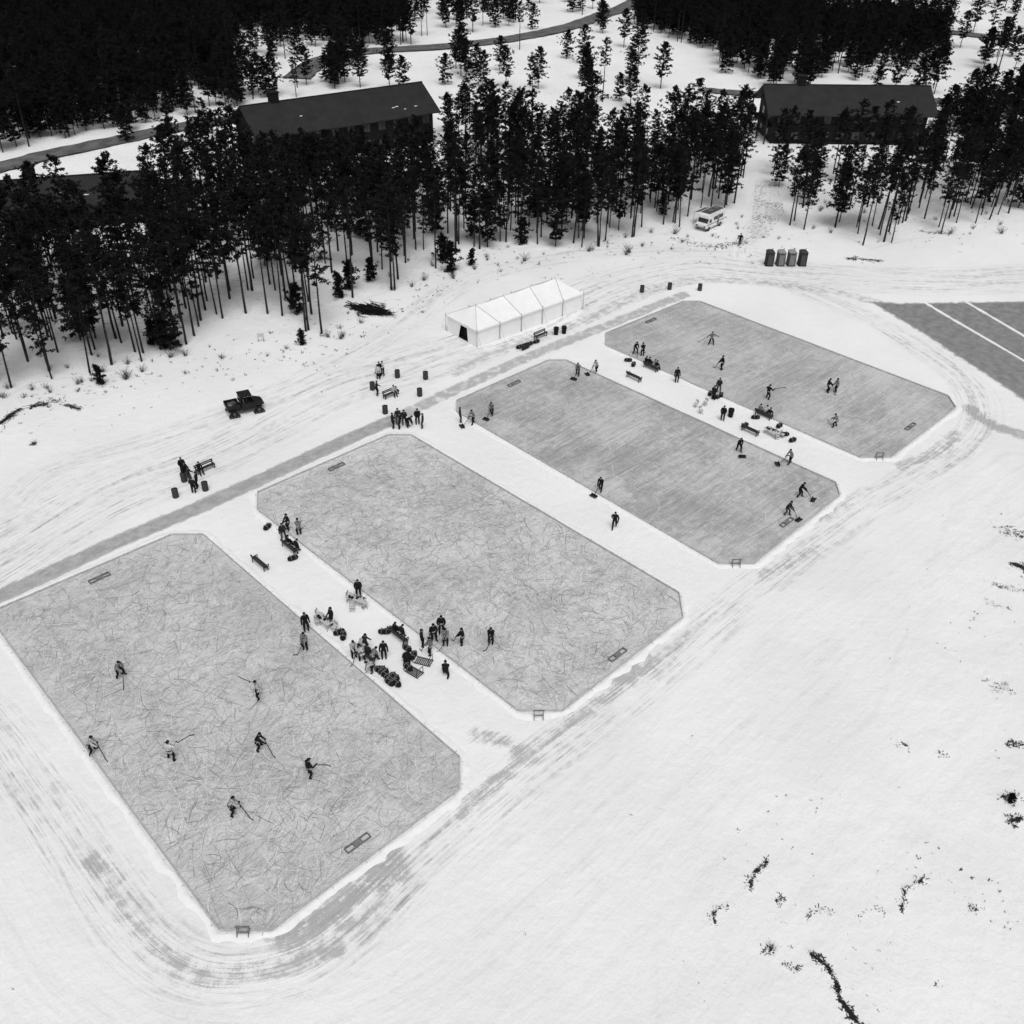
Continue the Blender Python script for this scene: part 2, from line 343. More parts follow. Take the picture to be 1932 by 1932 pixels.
# ------------------------------------------------------------------ roads
def ribbon(name,l,w,mat,z=.03,n=8):
    pl=gpl(l,n);V=[];F=[]
    for i,p in enumerate(pl):
        t=pl[min(i+1,len(pl)-1)]-pl[max(i-1,0)];t/=np.linalg.norm(t);nn=np.array([-t[1],t[0]])
        for s_ in(-1,-.5,0,.5,1):
            q=p+nn*s_*(w/2+(random.uniform(-.3,.3) if abs(s_)==1 else 0));V.append((q[0],q[1],z))
    for i in range(len(pl)-1):
        for j in range(4): F.append((i*5+j,i*5+j+1,(i+1)*5+j+1,(i+1)*5+j)[::-1])
    mb=MB();mb.add(V,F);m_=mb.mesh(name,[mat]);
    if m_.polygons[0].normal.z<0: m_.flip_normals()
    place(name,m_)
M_road=gray("plowed_asphalt",.12,.85,.35,.35)
ROADS=[([(-500,450),(-100,345),(0,318),(100,292),(230,265),(350,240),(480,222),(620,190)],6.),
 ([(560,150),(600,118),(680,100),(740,95),(850,88),(940,78),(1000,68),(1080,50),(1130,32),(1190,10),(1230,-25)],7.),
 ([(1150,-40),(1200,0),(1300,8),(1500,24),(1700,50),(1932,78),(2300,110)],7.),
 ([(1330,172),(1380,176),(1440,180),(1600,186),(1932,196),(2300,200)],5.)]
for l,w in ROADS: ribbon("road",l,w,M_road,.32)
# ------------------------------------------------------------------ trees
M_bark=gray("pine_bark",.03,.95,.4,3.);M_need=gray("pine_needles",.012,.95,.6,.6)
def pine(name,H,crown,rad,nl,per,seed,ntuft=13,big=1.):
    r=np.random.default_rng(seed);mb=MB();segs=7;P=[np.zeros(3)]
    bend=r.normal(0,.012,2)
    for i in range(1,segs+1):
        t=i/segs;P.append(np.array([bend[0]*H*t*t*1.2+r.normal(0,.02),bend[1]*H*t*t*1.2+r.normal(0,.02),H*t]))
    r0=.009*H+.01
    for i in range(segs): mb.tube(P[i],P[i+1],r0*(1-i/segs)+.02,r0*(1-(i+1)/segs)+.02,6,0,False)
    def tp(z):
        t=min(max(z/H,0),.999)*segs;i=int(t);return P[i]+(P[i+1]-P[i])*(t-i)
    for i in range(int(nl*.3)):
        z=H*r.uniform(crown*.5,crown);a=r.uniform(0,6.28);L=r.uniform(.3,1.1);p=tp(z);mb.tube(p,p+np.array([math.cos(a)*L,math.sin(a)*L,-.1*L]),.02,.008,3,0,False)
    cl=[]
    for i in range(nl):
        u=(i+r.uniform(0,1))/nl;z=H*(crown+(1-crown)*u*.98);a=i*2.4+r.normal(0,.5)
        prof=math.sin(math.pi*min(1,(.18+u*.82)))**.7 if u>.25 else .55+u*1.4
        L=rad*max(.25,prof)*r.uniform(.4,1.25);el=-.15+.75*u+r.normal(0,.15);p=tp(z)
        d=np.array([math.cos(a)*math.cos(el),math.sin(a)*math.cos(el),math.sin(el)]);q=p+d*L+np.array([0,0,.12*L])
        mb.tube(p,q,.035,.01,3,0,False)
        for k in range(per):
            t=.3+.7*(k+r.uniform(0,1))/per;s_=.28*L*(t)
            cl.append(p+(q-p)*t+np.array([r.normal(0,s_*.55),r.normal(0,s_*.55),r.normal(0,.1)]))
    cl.append(tp(H*.995));cl=np.array(cl)
    nt_=ntuft;N=len(cl)*nt_;c=np.repeat(cl,nt_,0);d=r.normal(0,1,(N,3));d[:,2]=d[:,2]*.6+.25;d/=np.linalg.norm(d,axis=1)[:,None]
    sd=np.cross(d,r.normal(0,1,(N,3)));sd/=np.linalg.norm(sd,axis=1)[:,None]
    ln=r.uniform(.22,.42,(N,1))*big;wd=r.uniform(.045,.08,(N,1))*big
    V=np.stack([c-d*.05,c+d*ln*.6+sd*wd,c+d*ln,c+d*ln*.6-sd*wd],1).reshape(-1,3)
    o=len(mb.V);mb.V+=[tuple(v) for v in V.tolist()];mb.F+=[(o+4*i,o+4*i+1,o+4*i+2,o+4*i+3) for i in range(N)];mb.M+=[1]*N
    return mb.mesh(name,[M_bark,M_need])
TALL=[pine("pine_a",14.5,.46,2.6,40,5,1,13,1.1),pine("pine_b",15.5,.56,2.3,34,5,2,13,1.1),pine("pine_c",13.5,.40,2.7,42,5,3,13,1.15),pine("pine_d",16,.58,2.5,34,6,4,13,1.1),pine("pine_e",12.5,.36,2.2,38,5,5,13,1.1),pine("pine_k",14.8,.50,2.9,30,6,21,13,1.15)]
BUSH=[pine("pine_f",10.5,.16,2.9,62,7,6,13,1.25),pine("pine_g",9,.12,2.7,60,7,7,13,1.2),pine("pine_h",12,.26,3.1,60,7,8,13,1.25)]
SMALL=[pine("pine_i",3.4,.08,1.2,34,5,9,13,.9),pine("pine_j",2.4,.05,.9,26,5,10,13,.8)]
EXC=[[(478,368),(470,190),(840,180),(850,320),(700,355)],[(1425,318),(1415,190),(1760,190),(1760,318)],[(1300,460),(1300,400),(1385,400),(1385,460)],
 [(1405,440),(1415,330),(1455,330),(1480,440)],[(10,500),(-10,380),(280,340),(305,480)]]
OPEN=[
 ([(-400,600),(-300,330),(-50,300),(230,240),(480,200),(480,335),(330,365),(200,400),(0,420),(-100,440)],.06),
 ([(430,150),(445,66),(600,72),(640,95),(620,190),(460,170)],.10),
 ([(610,230),(660,120),(740,88),(1190,45),(1340,105),(1420,150),(1420,305),(1180,300),(1000,292),(850,280),(840,200),(690,200)],.045),
 ([(770,90),(760,10),(840,-10),(1010,-10),(1180,-30),(1230,10),(1180,50),(900,90)],.15),
 ([(1190,-5),(1932,-80),(2200,-80),(2200,72),(1932,72),(1500,36),(1250,32)],.07),
 ([(1800,170),(1780,60),(1932,50),(2100,60),(2100,170)],.2),
 ([(1395,330),(1385,150),(1450,150),(1440,330)],.04),
 ([(1440,215),(1480,140),(1932,140),(2100,215)],.14),
 ([(1760,380),(1760,200),(1820,200),(1800,380)],.35),
 ([(1480,440),(1450,318),(1760,318),(1700,400),(1560,430)],.42),
 ([(0,700),(0,420),(300,440),(600,560),(600,640),(350,660)],.7),
]
def accept(ux,uy):
    dn=np.where(forest_mask(ux,uy),1.,0.)
    for pl,f in OPEN: dn=np.where(inpoly(ux,uy,pl),dn*f,dn)
    for pl in EXC: dn=np.where(inpoly(ux,uy,pl),0,dn)
    return dn
roadpl=[(gpl(l),w) for l,w in ROADS]
def cands(x0,x1,y0,y1,sp):
    gx,gy=np.meshgrid(np.arange(x0,x1,sp),np.arange(y0,y1,sp),indexing='ij');gx=gx.ravel()+rng.uniform(-.6,.6,gx.size)*sp;gy=gy.ravel()+rng.uniform(-.6,.6,gy.size)*sp
    return gx,gy
gx,gy=cands(-80,620,-120,620,3.3)
cux,cuy=Ginv(np.column_stack([gx,gy]))
vis=(cux>-260)&(cux<2200)&(cuy<860)&(cuy>-150)
gx,gy,cux,cuy=gx[vis],gy[vis],cux[vis],cuy[vis]
dn=accept(cux,cuy)
cl=fbm(gx,gy,.05,5.,3);dn=dn*np.clip((cl-.36)*6+.5,.22,1.)
ok=rng.random(len(gx))<dn
for pl,w in roadpl:
    d,_,_=pdist(gx,gy,pl);ok&=d>w/2+2.2
gx,gy,cux,cuy=gx[ok],gy[ok],cux[ok],cuy[ok]
dist=np.hypot(gx-CAMP[0],gy-CAMP[1])
fpl=gpl([p for p in FOREST[3:-4]],1)
fd,_,_=pdist(gx,gy,fpl)
front=(fd<9)&(dist<200)
lowband=inpoly(cux,cuy,[(470,450),(470,360),(860,310),(860,390)])|inpoly(cux,cuy,[(1400,390),(1400,300),(1770,300),(1770,390)])
nf=0
inst={}
for i in range(len(gx)):
    bushy=(dist[i]>215 and random.random()<.7) or random.random()<.08
    me=random.choice(BUSH if bushy else TALL)
    sc=random.uniform(.75,1.14)*(1 if dist[i]<150 else .90)*(.9 if lowband[i] else 1)
    rz=random.uniform(0,6.28)
    if front[i] and nf<240:
        o=place("pine_tree",me,gx[i],gy[i],-.05,rz,sc);o.rotation_euler=(random.gauss(0,.03),random.gauss(0,.03),rz);nf+=1
    else: inst.setdefault(me.name,[me,[]])[1].append((gx[i],gy[i],rz,sc))
for x,y,k in [(1130,465,1),(905,470,0),(352,652,1),(745,545,2),(505,592,3),(607,628,0),(582,622,1),(270,665,2),(1490,425,2),(420,600,0),(1628,462,1),(1668,455,3),(1385,385,0),(1575,345,2),(1690,350,0),(1510,330,4),
  (680,165,9),(880,150,9),(1015,168,9),(900,140,8),(1005,55,8),(960,50,9),(760,165,8),(840,160,8),(735,170,9),(1070,110,8),(1100,120,9),(955,165,9),(870,60,8),(240,268,8),(1190,150,8),(1095,20,8)]:
    me=TALL[k] if k<5 else BUSH[k-7];p=G(x,y);o=place("pine_tree",me,p[0],p[1],-.05,random.uniform(0,6),random.uniform(.9,1.05) if k<5 else .8)
for nm,(me,lst) in inst.items():
    V=[];F=[]
    for x,y,rz,sc in lst:
        b0=len(V)
        for q in range(4): t=rz+q*math.pi/2+math.pi/4;V.append((x+math.cos(t)*sc*.7071,y+math.sin(t)*sc*.7071,-.05))
        F.append((b0,b0+1,b0+2,b0+3))
    mb=MB();mb.add(V,F);pm=mb.mesh("forest_points",[]);po=place("distant_pine_forest",pm);po.instance_type='FACES';po.use_instance_faces_scale=True
    po.show_instancer_for_render=False;po.show_instancer_for_viewport=False
    ch=place("pine_stand",me,parent=po)
ntree=len(gx)
M_twig=gray("dry_twigs",.03,.95,.4,3.)
def shrub(seed,h=1.,n=70):
    r=np.random.default_rng(seed);mb=MB()
    for i in range(n):
        a=r.uniform(0,6.28);s=r.uniform(.05,.75);p=np.array([r.normal(0,.12),r.normal(0,.12),0]);q=p+np.array([math.cos(a)*s*h,math.sin(a)*s*h,r.uniform(.35,1.)*h])
        mb.tube(p,q,.013,.005,3,0,False)
        for k in range(2):
            t=r.uniform(.4,1);u=p+(q-p)*t;mb.tube(u,u+r.normal(0,.18*h,3)+np.array([0,0,.1]),.01,.004,3,0,False)
    return mb.mesh("shrub",[M_twig])
SH=[shrub(1,1.,26),shrub(2,.7,20),shrub(3,1.3,34)]
def at(x,y): p=G(x,y);return float(p[0]),float(p[1])
for x,y,k,s in [(985,460,0,1.2),(850,512,0,1.3),(835,490,1,1.5),(890,500,1,1.),(310,655,0,1.3),(290,650,0,1.),(560,590,0,1.2),(640,560,1,1.4),(660,545,0,1.2),(700,530,0,1.),(1010,410,0,1.5),(1030,400,0,1.4),(1250,405,0,1.),(1100,410,1,1.3),(190,725,1,1.),(570,650,1,.8),(1905,1515,1,.4)]:
    p=at(x,y);place("pine_sapling",SMALL[k],p[0],p[1],0,random.uniform(0,6),s)
for i in range(110):
    base=[(0,770),(300,700),(620,650),(860,520),(1200,475),(1500,450),(1932,440)];j=random.randrange(len(base)-1);u=random.random()
    x=base[j][0]+(base[j+1][0]-base[j][0])*u;y=base[j][1]+(base[j+1][1]-base[j][1])*u-abs(random.gauss(0,35))+4
    p=at(x,y);place("dry_shrub",random.choice(SH),p[0],p[1],0,random.uniform(0,6),random.uniform(.4,1.2))
for x,y in [(410,700),(440,718),(65,838),(350,705),(1455,1788)]:
    p=at(x,y);place("dry_shrub",random.choice(SH),p[0],p[1],0,random.uniform(0,6),.6)
mb=MB();V=[];F=[]
def tuft(x,y,s,n=7):
    for i in range(n):
        a=random.uniform(0,6.28);r_=random.uniform(.0,.5)*s;px=x+math.cos(a)*r_;py=y+math.sin(a)*r_;b2=random.uniform(0,6.28);L=random.uniform(.25,.7)*s;wd=.07*s+.015
        dx,dy=math.cos(b2),math.sin(b2);z=random.uniform(.05,.35)*s;o=len(V)
        V.extend([(px-dy*wd,py+dx*wd,-.02),(px+dy*wd,py-dx*wd,-.02),(px+dx*L+dy*wd*.4,py+dy*L-dx*wd*.4,z),(px+dx*L-dy*wd*.4,py+dy*L+dx*wd*.4,z)]);F.append((o,o+1,o+2,o+3))
for l,r_,a in RIDGE:
    P=gpl(l,6);n=int(14*a+len(P)*4*r_+r_*r_*12)
    for i in range(n):
        p=P[random.randrange(len(P))];tuft(p[0]+random.gauss(0,r_*.55),p[1]+random.gauss(0,r_*.55),random.uniform(.12,.5)*(.7+a*.3),random.randint(4,8))
for i in range(1300):
    x=random.uniform(1240,1960);y=random.uniform(960,1960)
    if x<1240+(1900-y)*.45+ (0 if y>1500 else 120): continue
    p=G(x,y);c_=fbm(np.array([p[0]]),np.array([p[1]]),.22,30.,3)[0]
    if random.random()>(c_-.38)*4: continue
    tuft(p[0],p[1],random.uniform(.06,.26),random.randint(2,5))
for i in range(520):
    base=[(-40,800),(300,720),(620,665),(860,530),(1200,480),(1500,462),(1960,445)];j=random.randrange(len(base)-1);u=random.random()
    x=base[j][0]+(base[j+1][0]-base[j][0])*u;y=base[j][1]+(base[j+1][1]-base[j][1])*u+random.gauss(-15,28);p=G(x,y);tuft(p[0],p[1],random.uniform(.12,.6),4)
for x,y in [(991,1762),(1190,1537),(1305,1388),(25,1865),(1000,955),(1630,1455),(1836,1714)]: p=G(x,y);tuft(p[0],p[1],.18,6)
mb.V=V;mb.F=F;mb.M=[0]*len(F);place("dry_grass",mb.mesh("dry_grass",[M_twig]))
# ------------------------------------------------------------------ buildings
M_wall=gray("dark_cladding",.013,.8,.3,1.);M_roof=gray("metal_roof",.028,.6,.15,.5);M_glass=gray("window_glass",.05,.2,.3,.4);M_trim=gray("dark_trim",.018,.7,.2);M_snowp=gray("roof_snow",.85,.9,.05)
def lodge(a,bp,depth,wall,rise,over=1.0,chim=(.12,),posts=True,snowy=5):
    a=G(*a);bq=G(*bp);d=bq-a;L=np.linalg.norm(d);rz=math.atan2(d[1],d[0])
    e=empty("lodge_building",a[0],a[1],0,rz)
    mb=MB();mb.box((L/2,depth/2,wall/2),(L,depth,wall),0)
    mb.add([(0,0,wall),(0,depth,wall),(0,depth/2,wall+rise)],[(0,2,1)],0);mb.add([(L,0,wall),(L,depth,wall),(L,depth/2,wall+rise)],[(0,1,2)],0)
    nb=int(L/.6)
    for i in range(nb): mb.box((i*L/nb,-.02,wall/2),(.05,.04,wall),0)
    place("walls",mb.mesh("walls",[M_wall]),parent=e)
    mb=MB();sl=rise/(depth/2);t=.22
    for sg in(0,1):
        y0=-over if sg==0 else depth+over;y1=depth/2;z0=wall-sl*over;z1=wall+rise
        V=[(-over,y0,z0+.05),(L+over,y0,z0+.05),(L+over,y1,z1+.05),(-over,y1,z1+.05)];V2=[(v[0],v[1],v[2]+t) for v in V]
        mb.add(V+V2,[(0,1,2,3),(7,6,5,4),(0,4,5,1),(1,5,6,2),(2,6,7,3),(3,7,4,0)],0)
        for i in range(int((L+2*over)/.5)):
            x=-over+.25+i*.5;mb.beam((x,y0,z0+.05+t+.02),(x,y1,z1+.05+t+.02),.05,.05,0)
    mb.box((L/2,depth/2,wall+rise+t+.1),(L+2*over,.35,.1),0)
    place("roof",mb.mesh("roof",[M_roof]),parent=e)
    mb=MB()
    for fl in range(2):
        n=int(L/3.2)
        for i in range(n):
            x=(i+.5)*L/n;z=wall*(.27+.46*fl);mb.box((x,-.05,z),(1.5,.06,1.5),0);mb.box((x,-.07,z),(.08,.08,1.6),1);mb.box((x,-.07,z+.8),(1.7,.1,.1),1);mb.box((x,-.07,z-.8),(1.7,.1,.1),1)
        for yy in(.3,.7):
            for xx in(-.04,L+.04): mb.box((xx,depth*yy,wall*(.27+.46*fl)),(.06,1.4,1.4),0)
    place("windows",mb.mesh("windows",[M_glass,M_trim]),parent=e)
    mb=MB()
    for c in chim: mb.box((L*c,depth/2+.4,wall+rise+.7),(1.6,1.6,2.4),0);mb.box((L*c,depth/2+.4,wall+rise+1.95),(1.9,1.9,.15),0)
    place("chimney",mb.mesh("chimney",[M_wall]),parent=e)
    if posts:
        mb=MB()
        for y in(0,depth/2,depth): mb.box((-over*.9,y if 0<y<depth else (y-.5 if y==0 else y+.5),wall/2-.2),(.25,.25,wall-.4),0)
        mb.box((-over*.45,depth/2,wall*.48),(over*.85,depth,.2),0)
        for i in range(12): mb.box((-over*.88,i*depth/11,wall*.48+.5),(.05,.05,1.),0)
        place("porch",mb.mesh("porch",[M_trim]),parent=e)
    mb=MB()
    for i in range(snowy):
        x=random.uniform(.15,.95)*L;y=random.uniform(.02,.2)*depth;z=wall+sl*y+t+.08;mb.ell((x,y,z),(random.uniform(.2,.5),.15,.08),0,None,8,5)
    place("snow_patches",mb.mesh("snowp",[M_snowp]),parent=e)
lodge((500,322),(818,268),12,6.6,3.6,1.2,(.16,))
lodge((1452,272),(1738,274),12,6.8,3.4,1.6,(.2,),True,2)
lodge((20,440),(285,418),10,4.,2.6,1.,(.2,),False)
# ------------------------------------------------------------------ tent
M_tent=gray("white_tent_vinyl",.86,.5,.03,.8);M_seam=gray("tent_seam",.28,.8,.2);M_black=gray("interior_shade_black",.012,.9,.2)
A,B,C=G(900,655),G(1097,583),G(845,625)
dx=(B-A);TL=float(np.linalg.norm(dx));rz=math.atan2(dx[1],dx[0]);TW=6.2
e=empty("event_tent",A[0],A[1],0,rz);wh=2.3;rh=4.1;nb=5
mb=MB();xsn=[TL*i/nb for i in range(nb+1)]
for i in range(nb):
    for y in(0,TW): mb.add([(xsn[i]+.02,y,0),(xsn[i+1]-.02,y,0),(xsn[i+1]-.02,y,wh),(xsn[i]+.02,y,wh)],[(0,1,2,3)],0)
mb.add([(0,.0,0),(0,TW*.30,0),(0,TW*.34,wh),(0,0,wh)],[(0,1,2,3)],0);mb.add([(0,TW*.62,0),(0,TW,0),(0,TW,wh),(0,TW*.52,wh)],[(0,1,2,3)],0)
mb.add([(0,TW*.34,1.9),(0,TW*.52,1.9),(0,TW*.52,wh),(0,TW*.34,wh)],[(0,1,2,3)],0)
mb.add([(TL,0,0),(TL,TW,0),(TL,TW,wh),(TL,0,wh)],[(0,1,2,3)],0)
place("tent_walls",mb.mesh("tw",[M_tent]),parent=e)
mb=MB();ov=.12;r0=TL/nb*.62;rdg=[r0+(TL-2*r0)*i/3 for i in range(4)]
eaves=[-ov,TL*.2,TL*.4,TL*.6,TL*.8,TL+ov];ze=wh+.03;R_=[(rdg[i],TW/2,rh+.0) for i in range(4)]
for side in(0,1):
    y=-ov if side==0 else TW+ov;E=[(x,y,ze) for x in eaves]
    mb.add([E[0],E[1],R_[0]],[(0,1,2)],0)
    for i in range(3):
        midr=((R_[i][0]+R_[i+1][0])/2,TW/2,rh-.12);mide=((E[i+1][0]+E[i+2][0])/2,y,ze)
        c=((midr[0]+mide[0])/2,(TW/2+y)/2,(rh+ze)/2-.16)
        mb.add([E[i+1],mide,E[i+2],R_[i+1],midr,R_[i],c],[(0,1,6),(1,2,6),(2,3,6),(3,4,6),(4,5,6),(5,0,6)],0)
    mb.add([E[4],E[5],R_[3]],[(0,1,2)],0)
mb.add([(-ov,-ov,ze),(-ov,TW+ov,ze),R_[0]],[(0,1,2)],0);mb.add([(TL+ov,-ov,ze),(TL+ov,TW+ov,ze),R_[3]],[(0,1,2)],0)
for a_,b_ in [((-ov,-ov),(TL+ov,-ov)),((-ov,TW+ov),(TL+ov,TW+ov)),((-ov,-ov),(-ov,TW+ov)),((TL+ov,-ov),(TL+ov,TW+ov))]: mb.beam((*a_,ze-.12),(*b_,ze-.12),.02,.22,0)
place("tent_roof",mb.mesh("tr",[M_tent]),parent=e)
mb=MB()
for i in range(6):
    x=eaves[i]
    for y in(-ov-.04,TW+ov+.04): mb.tube((x,y,0),(x,y,wh+.3),.035,.035,6,0);mb.tube((x,y,wh),(x,y+(-1.1 if y<0 else 1.1),0),.012,.012,4,0)
for i in range(4):
    for y,k in((-ov,i+1),(TW+ov,i+1)): mb.beam((rdg[i],TW/2,rh+.03),(eaves[k],y,ze+.03),.06,.02,0)
    mb.tube((rdg[i],TW/2,rh),(rdg[i],TW/2,rh+.3),.03,.01,6,0)
mb.beam((rdg[0],TW/2,rh+.03),(-ov,-ov,ze+.03),.04,.02,0);mb.beam((rdg[0],TW/2,rh+.03),(-ov,TW+ov,ze+.03),.04,.02,0)
place("tent_poles",mb.mesh("tp",[M_seam]),parent=e)
mb=MB();mb.box((TL/2,TW/2,.02),(TL-.1,TW-.1,.02),0);mb.box((.5,TW*.45,1.),(.06,TW*.5,1.95),0);place("tent_floor_shade_panel",mb.mesh("tf",[M_black]),parent=e)  # black floor; upright black panel inside the doorway stands in for interior shade
# ------------------------------------------------------------------ props
W_=gray("weathered_wood",.17,.85,.3,6.);WD=gray("dark_wood",.04,.85,.3,6.);BK=gray("black_fabric",.012,.85,.4,5.);STL=gray("rusty_steel",.04,.7,.4,5.);CH=gray("light_plastic",.5,.6,.1);MG=gray("mid_gray_paint",.16,.6,.2);TY=gray("tyre_rubber",.015,.9,.2);WH=gray("white_paint",.75,.4,.08,1.);ASH=gray("ash",.09,.95,.5,6.)
def bench():
    mb=MB()
    for i in range(3): mb.box((0,-.15+i*.15,.45),(2.2,.13,.04),0)
    for i in range(2): mb.box((0,.27+.03*i,.66+i*.18),(2.2,.03,.14),0)
    for x in(-.95,.95):
        mb.box((x,-.18,.215),(.08,.08,.43),0);mb.box((x,.24,.43),(.08,.05,.86),0);mb.box((x,.02,.40),(.08,.38,.05),0)
        mb.box((x,-.1,.62),(.07,.5,.04),0);mb.box((x,-.3,.5),(.06,.05,.25),0)
    return mb.mesh("bench",[WD])
def table():
    mb=MB();mb.box((0,0,.74),(1.8,.75,.04),0)
    for x in(-.8,.8):
        for y in(-.3,.3): mb.tube((x,y,0),(x*.95,y,.72),.02,.02,6,1)
        mb.tube((x*.97,-.3,.3),(x*.97,.3,.3),.015,.015,6,1)
    for i in range(7):
        x=random.uniform(-.8,.8);y=random.uniform(-.3,.3);mb.box((x,y,.76+.06),(random.uniform(.1,.3),random.uniform(.1,.25),.12),2 if i%2 else 1,random.uniform(0,3))
    for i in range(4): x=random.uniform(-.8,.8);mb.tube((x,.1,.76),(x,.1,.98),.035,.03,8,2)
    return mb.mesh("table",[CH,MG,BK])
def chair():
    mb=MB();mb.box((0,0,.44),(.45,.42,.03),0);mb.box((0,.22,.75),(.45,.03,.35),0)
    for x in(-.2,.2):
        mb.tube((x,-.22,0),(x,.22,.9),.014,.014,6,1);mb.tube((x,.25,0),(x,-.18,.44),.014,.014,6,1)
    mb.tube((-.2,-.2,.05),(.2,-.2,.05),.012,.012,6,1);return mb.mesh("folding_chair",[CH,MG])
def barrel():
    mb=MB();pr=[(0,.27),(.04,.29),(.28,.285),(.30,.30),(.32,.285),(.58,.285),(.60,.30),(.62,.285),(.86,.285),(.88,.3)]
    for (z0,r0),(z1,r1) in zip(pr,pr[1:]): mb.tube((0,0,z0),(0,0,z1),r0,r1,16,0,False)
    mb.tube((0,0,.88),(0,0,.7),.27,.27,16,0,False)
    cs=[(math.cos(2*math.pi*i/16),math.sin(2*math.pi*i/16)) for i in range(16)]
    mb.add([(c*.3,s*.3,.88) for c,s in cs]+[(c*.27,s*.27,.88) for c,s in cs],[(i,(i+1)%16,16+(i+1)%16,16+i) for i in range(16)],0)
    mb.tube((0,0,.68),(0,0,.7),.27,.27,16,1)
    for i in range(4): a=random.uniform(0,3.1);mb.tube((math.cos(a)*.2,math.sin(a)*.2,.72),(-math.cos(a)*.2,-math.sin(a)*.2,.85),.04,.03,6,1)
    return mb.mesh("barrel",[STL,ASH])
def trash():
    mb=MB();mb.tube((0,0,0),(0,0,.85),.25,.31,16,0);mb.tube((0,0,.85),(0,0,.92),.33,.30,16,0);mb.box((.33,0,.65),(.05,.15,.05),0);mb.box((-.33,0,.65),(.05,.15,.05),0);return mb.mesh("trash_can",[BK])
def bag():
    mb=MB();mb.ell((0,0,.2),(.48,.22,.2),0,None,14,8,None,lambda v:np.sign(v)*np.abs(v)**.7);mb.beam((-.3,.0,.42),(.3,0,.42),.04,.03,1)
    for x in(-.2,.2): mb.box((x,0,.21),(.04,.45,.43),1)
    return mb.mesh("equipment_bag",[BK,MG])
def goal():
    mb=MB();L=1.9
    for y in(-.22,.22): mb.box((0,y,.1),(L,.035,.2),0)
    for x in(-L/2,L/2): mb.box((x,0,.1),(.035,.475,.2),0)
    for x in(-.3,.3): mb.box((x,0,.1),(.03,.405,.18),0)
    mb.box((0,.0,.19),(.57,.4,.02),0)
    return mb.mesh("hockey_goal",[gray("goal_wood",.2,.85,.25,5.)])
def rack():
    mb=MB()
    for x in(-.35,.35): mb.beam((x,-.3,0),(x,.0,.75),.05,.05,0);mb.beam((x,.3,0),(x,.0,.75),.05,.05,0);mb.beam((x,-.22,.2),(x,.22,.2),.04,.04,0)
    mb.box((0,0,.77),(.9,.1,.06),0);mb.box((0,-.16,.42),(.76,.04,.12),0);return mb.mesh("wooden_sawhorse",[W_])
def toilet(lt):
    mb=MB();mb.box((0,0,1.08),(1.1,1.15,2.0),0);mb.box((0,0,.05),(1.2,1.22,.1),2)
    for y in(-.35,0,.35): mb.box((.56,y,1.1),(.03,.06,1.8),0);mb.box((-.56,y,1.1),(.03,.06,1.8),0)
    mb.box((0,-.59,1.05),(.78,.03,1.8),1);mb.box((.28,-.62,1.1),(.06,.04,.14),2);mb.box((0,-.61,1.85),(.6,.02,.12),2)
    for x in(-.5,.5): mb.box((x,-.58,1.08),(.06,.05,2.),2)
    V=[];n=8
    for i in range(n+1):
        t=math.pi*i/n;V+=[(-.6*math.cos(t),-.62,2.1+.22*math.sin(t)),(-.6*math.cos(t),.62,2.1+.22*math.sin(t))]
    mb.add(V,[(2*i,2*i+2,2*i+3,2*i+1) for i in range(n)],3);mb.add([V[2*i] for i in range(n+1)],[tuple(range(n+1))],3);mb.add([V[2*i+1] for i in range(n+1)],[tuple(range(n,-1,-1))],3)
    mb.tube((.4,.45,2.1),(.4,.45,2.5),.05,.05,8,2)
    return mb.mesh("portable_toilet",[gray("toilet_dark",.03,.5,.1) if not lt else gray("toilet_light",.10,.5,.1),gray("toilet_door",.06,.5,.1) if not lt else gray("toilet_door2",.18,.5,.1),BK,gray("toilet_roof",.3,.5,.1) if lt else gray("toilet_roof2",.05,.5,.1)])
BEN,TAB,CHA,BAR,TRA,BAG,GOA,RAC=bench(),table(),chair(),barrel(),trash(),bag(),goal(),rack()
def pl(name,me,x,y,ang=None,rz=None,sc=1):
    p=at(x,y);return place(name,me,p[0],p[1],0.01,GA(x,y,ang) if rz is None else rz,sc)
pts8=[(188,1092),(675,1592),(635,882),(1165,1237),(970,725),(1484,987),(1228,606),(1717,806)]
for x,y in pts8: pl("hockey_goal",GOA,x,y,rz=0)
for x,y in [(460,1762),(1016,1354),(1388,1068),(1658,866)]: pl("wooden_sawhorse",RAC,x,y,0)
for x,y in [(1211,551),(1263,546),(1320,548),(750,712),(703,735),(803,715),(792,747),(727,780),(332,938),(388,925),(348,908)]:
    pl("burn_barrel",BAR,x,y,0,sc=1.1)
for x,y in [(1049,631),(1064,629),(1378,786),(768,1252)]: pl("trash_can",TRA,x,y,0,sc=1.1)
for i,x in enumerate((1450,1471,1491,1512)): pl("portable_toilet",toilet(i in(1,2)),x,500,0)
Y90=math.pi/2
BSP=[(492,1068,Y90,[]),(548,1038,Y90,[(.4,0),(-.5,1)]),(752,1205,Y90,[(.5,0),(0.,1)]),(388,888,None,[(-.7,0)]),(738,748,None,[(.3,0)]),(1020,637,None,[]),(1228,697,Y90,[(-.8,0),(-.2,1),(.4,0),(.9,0)]),(1196,716,Y90,[]),(1440,787,Y90,[(-.7,0),(0,1),(.6,0)]),(1415,817,Y90,[]),(690,1240,Y90,[(-.8,1),(-.2,0),(.3,0),(.9,1)])]
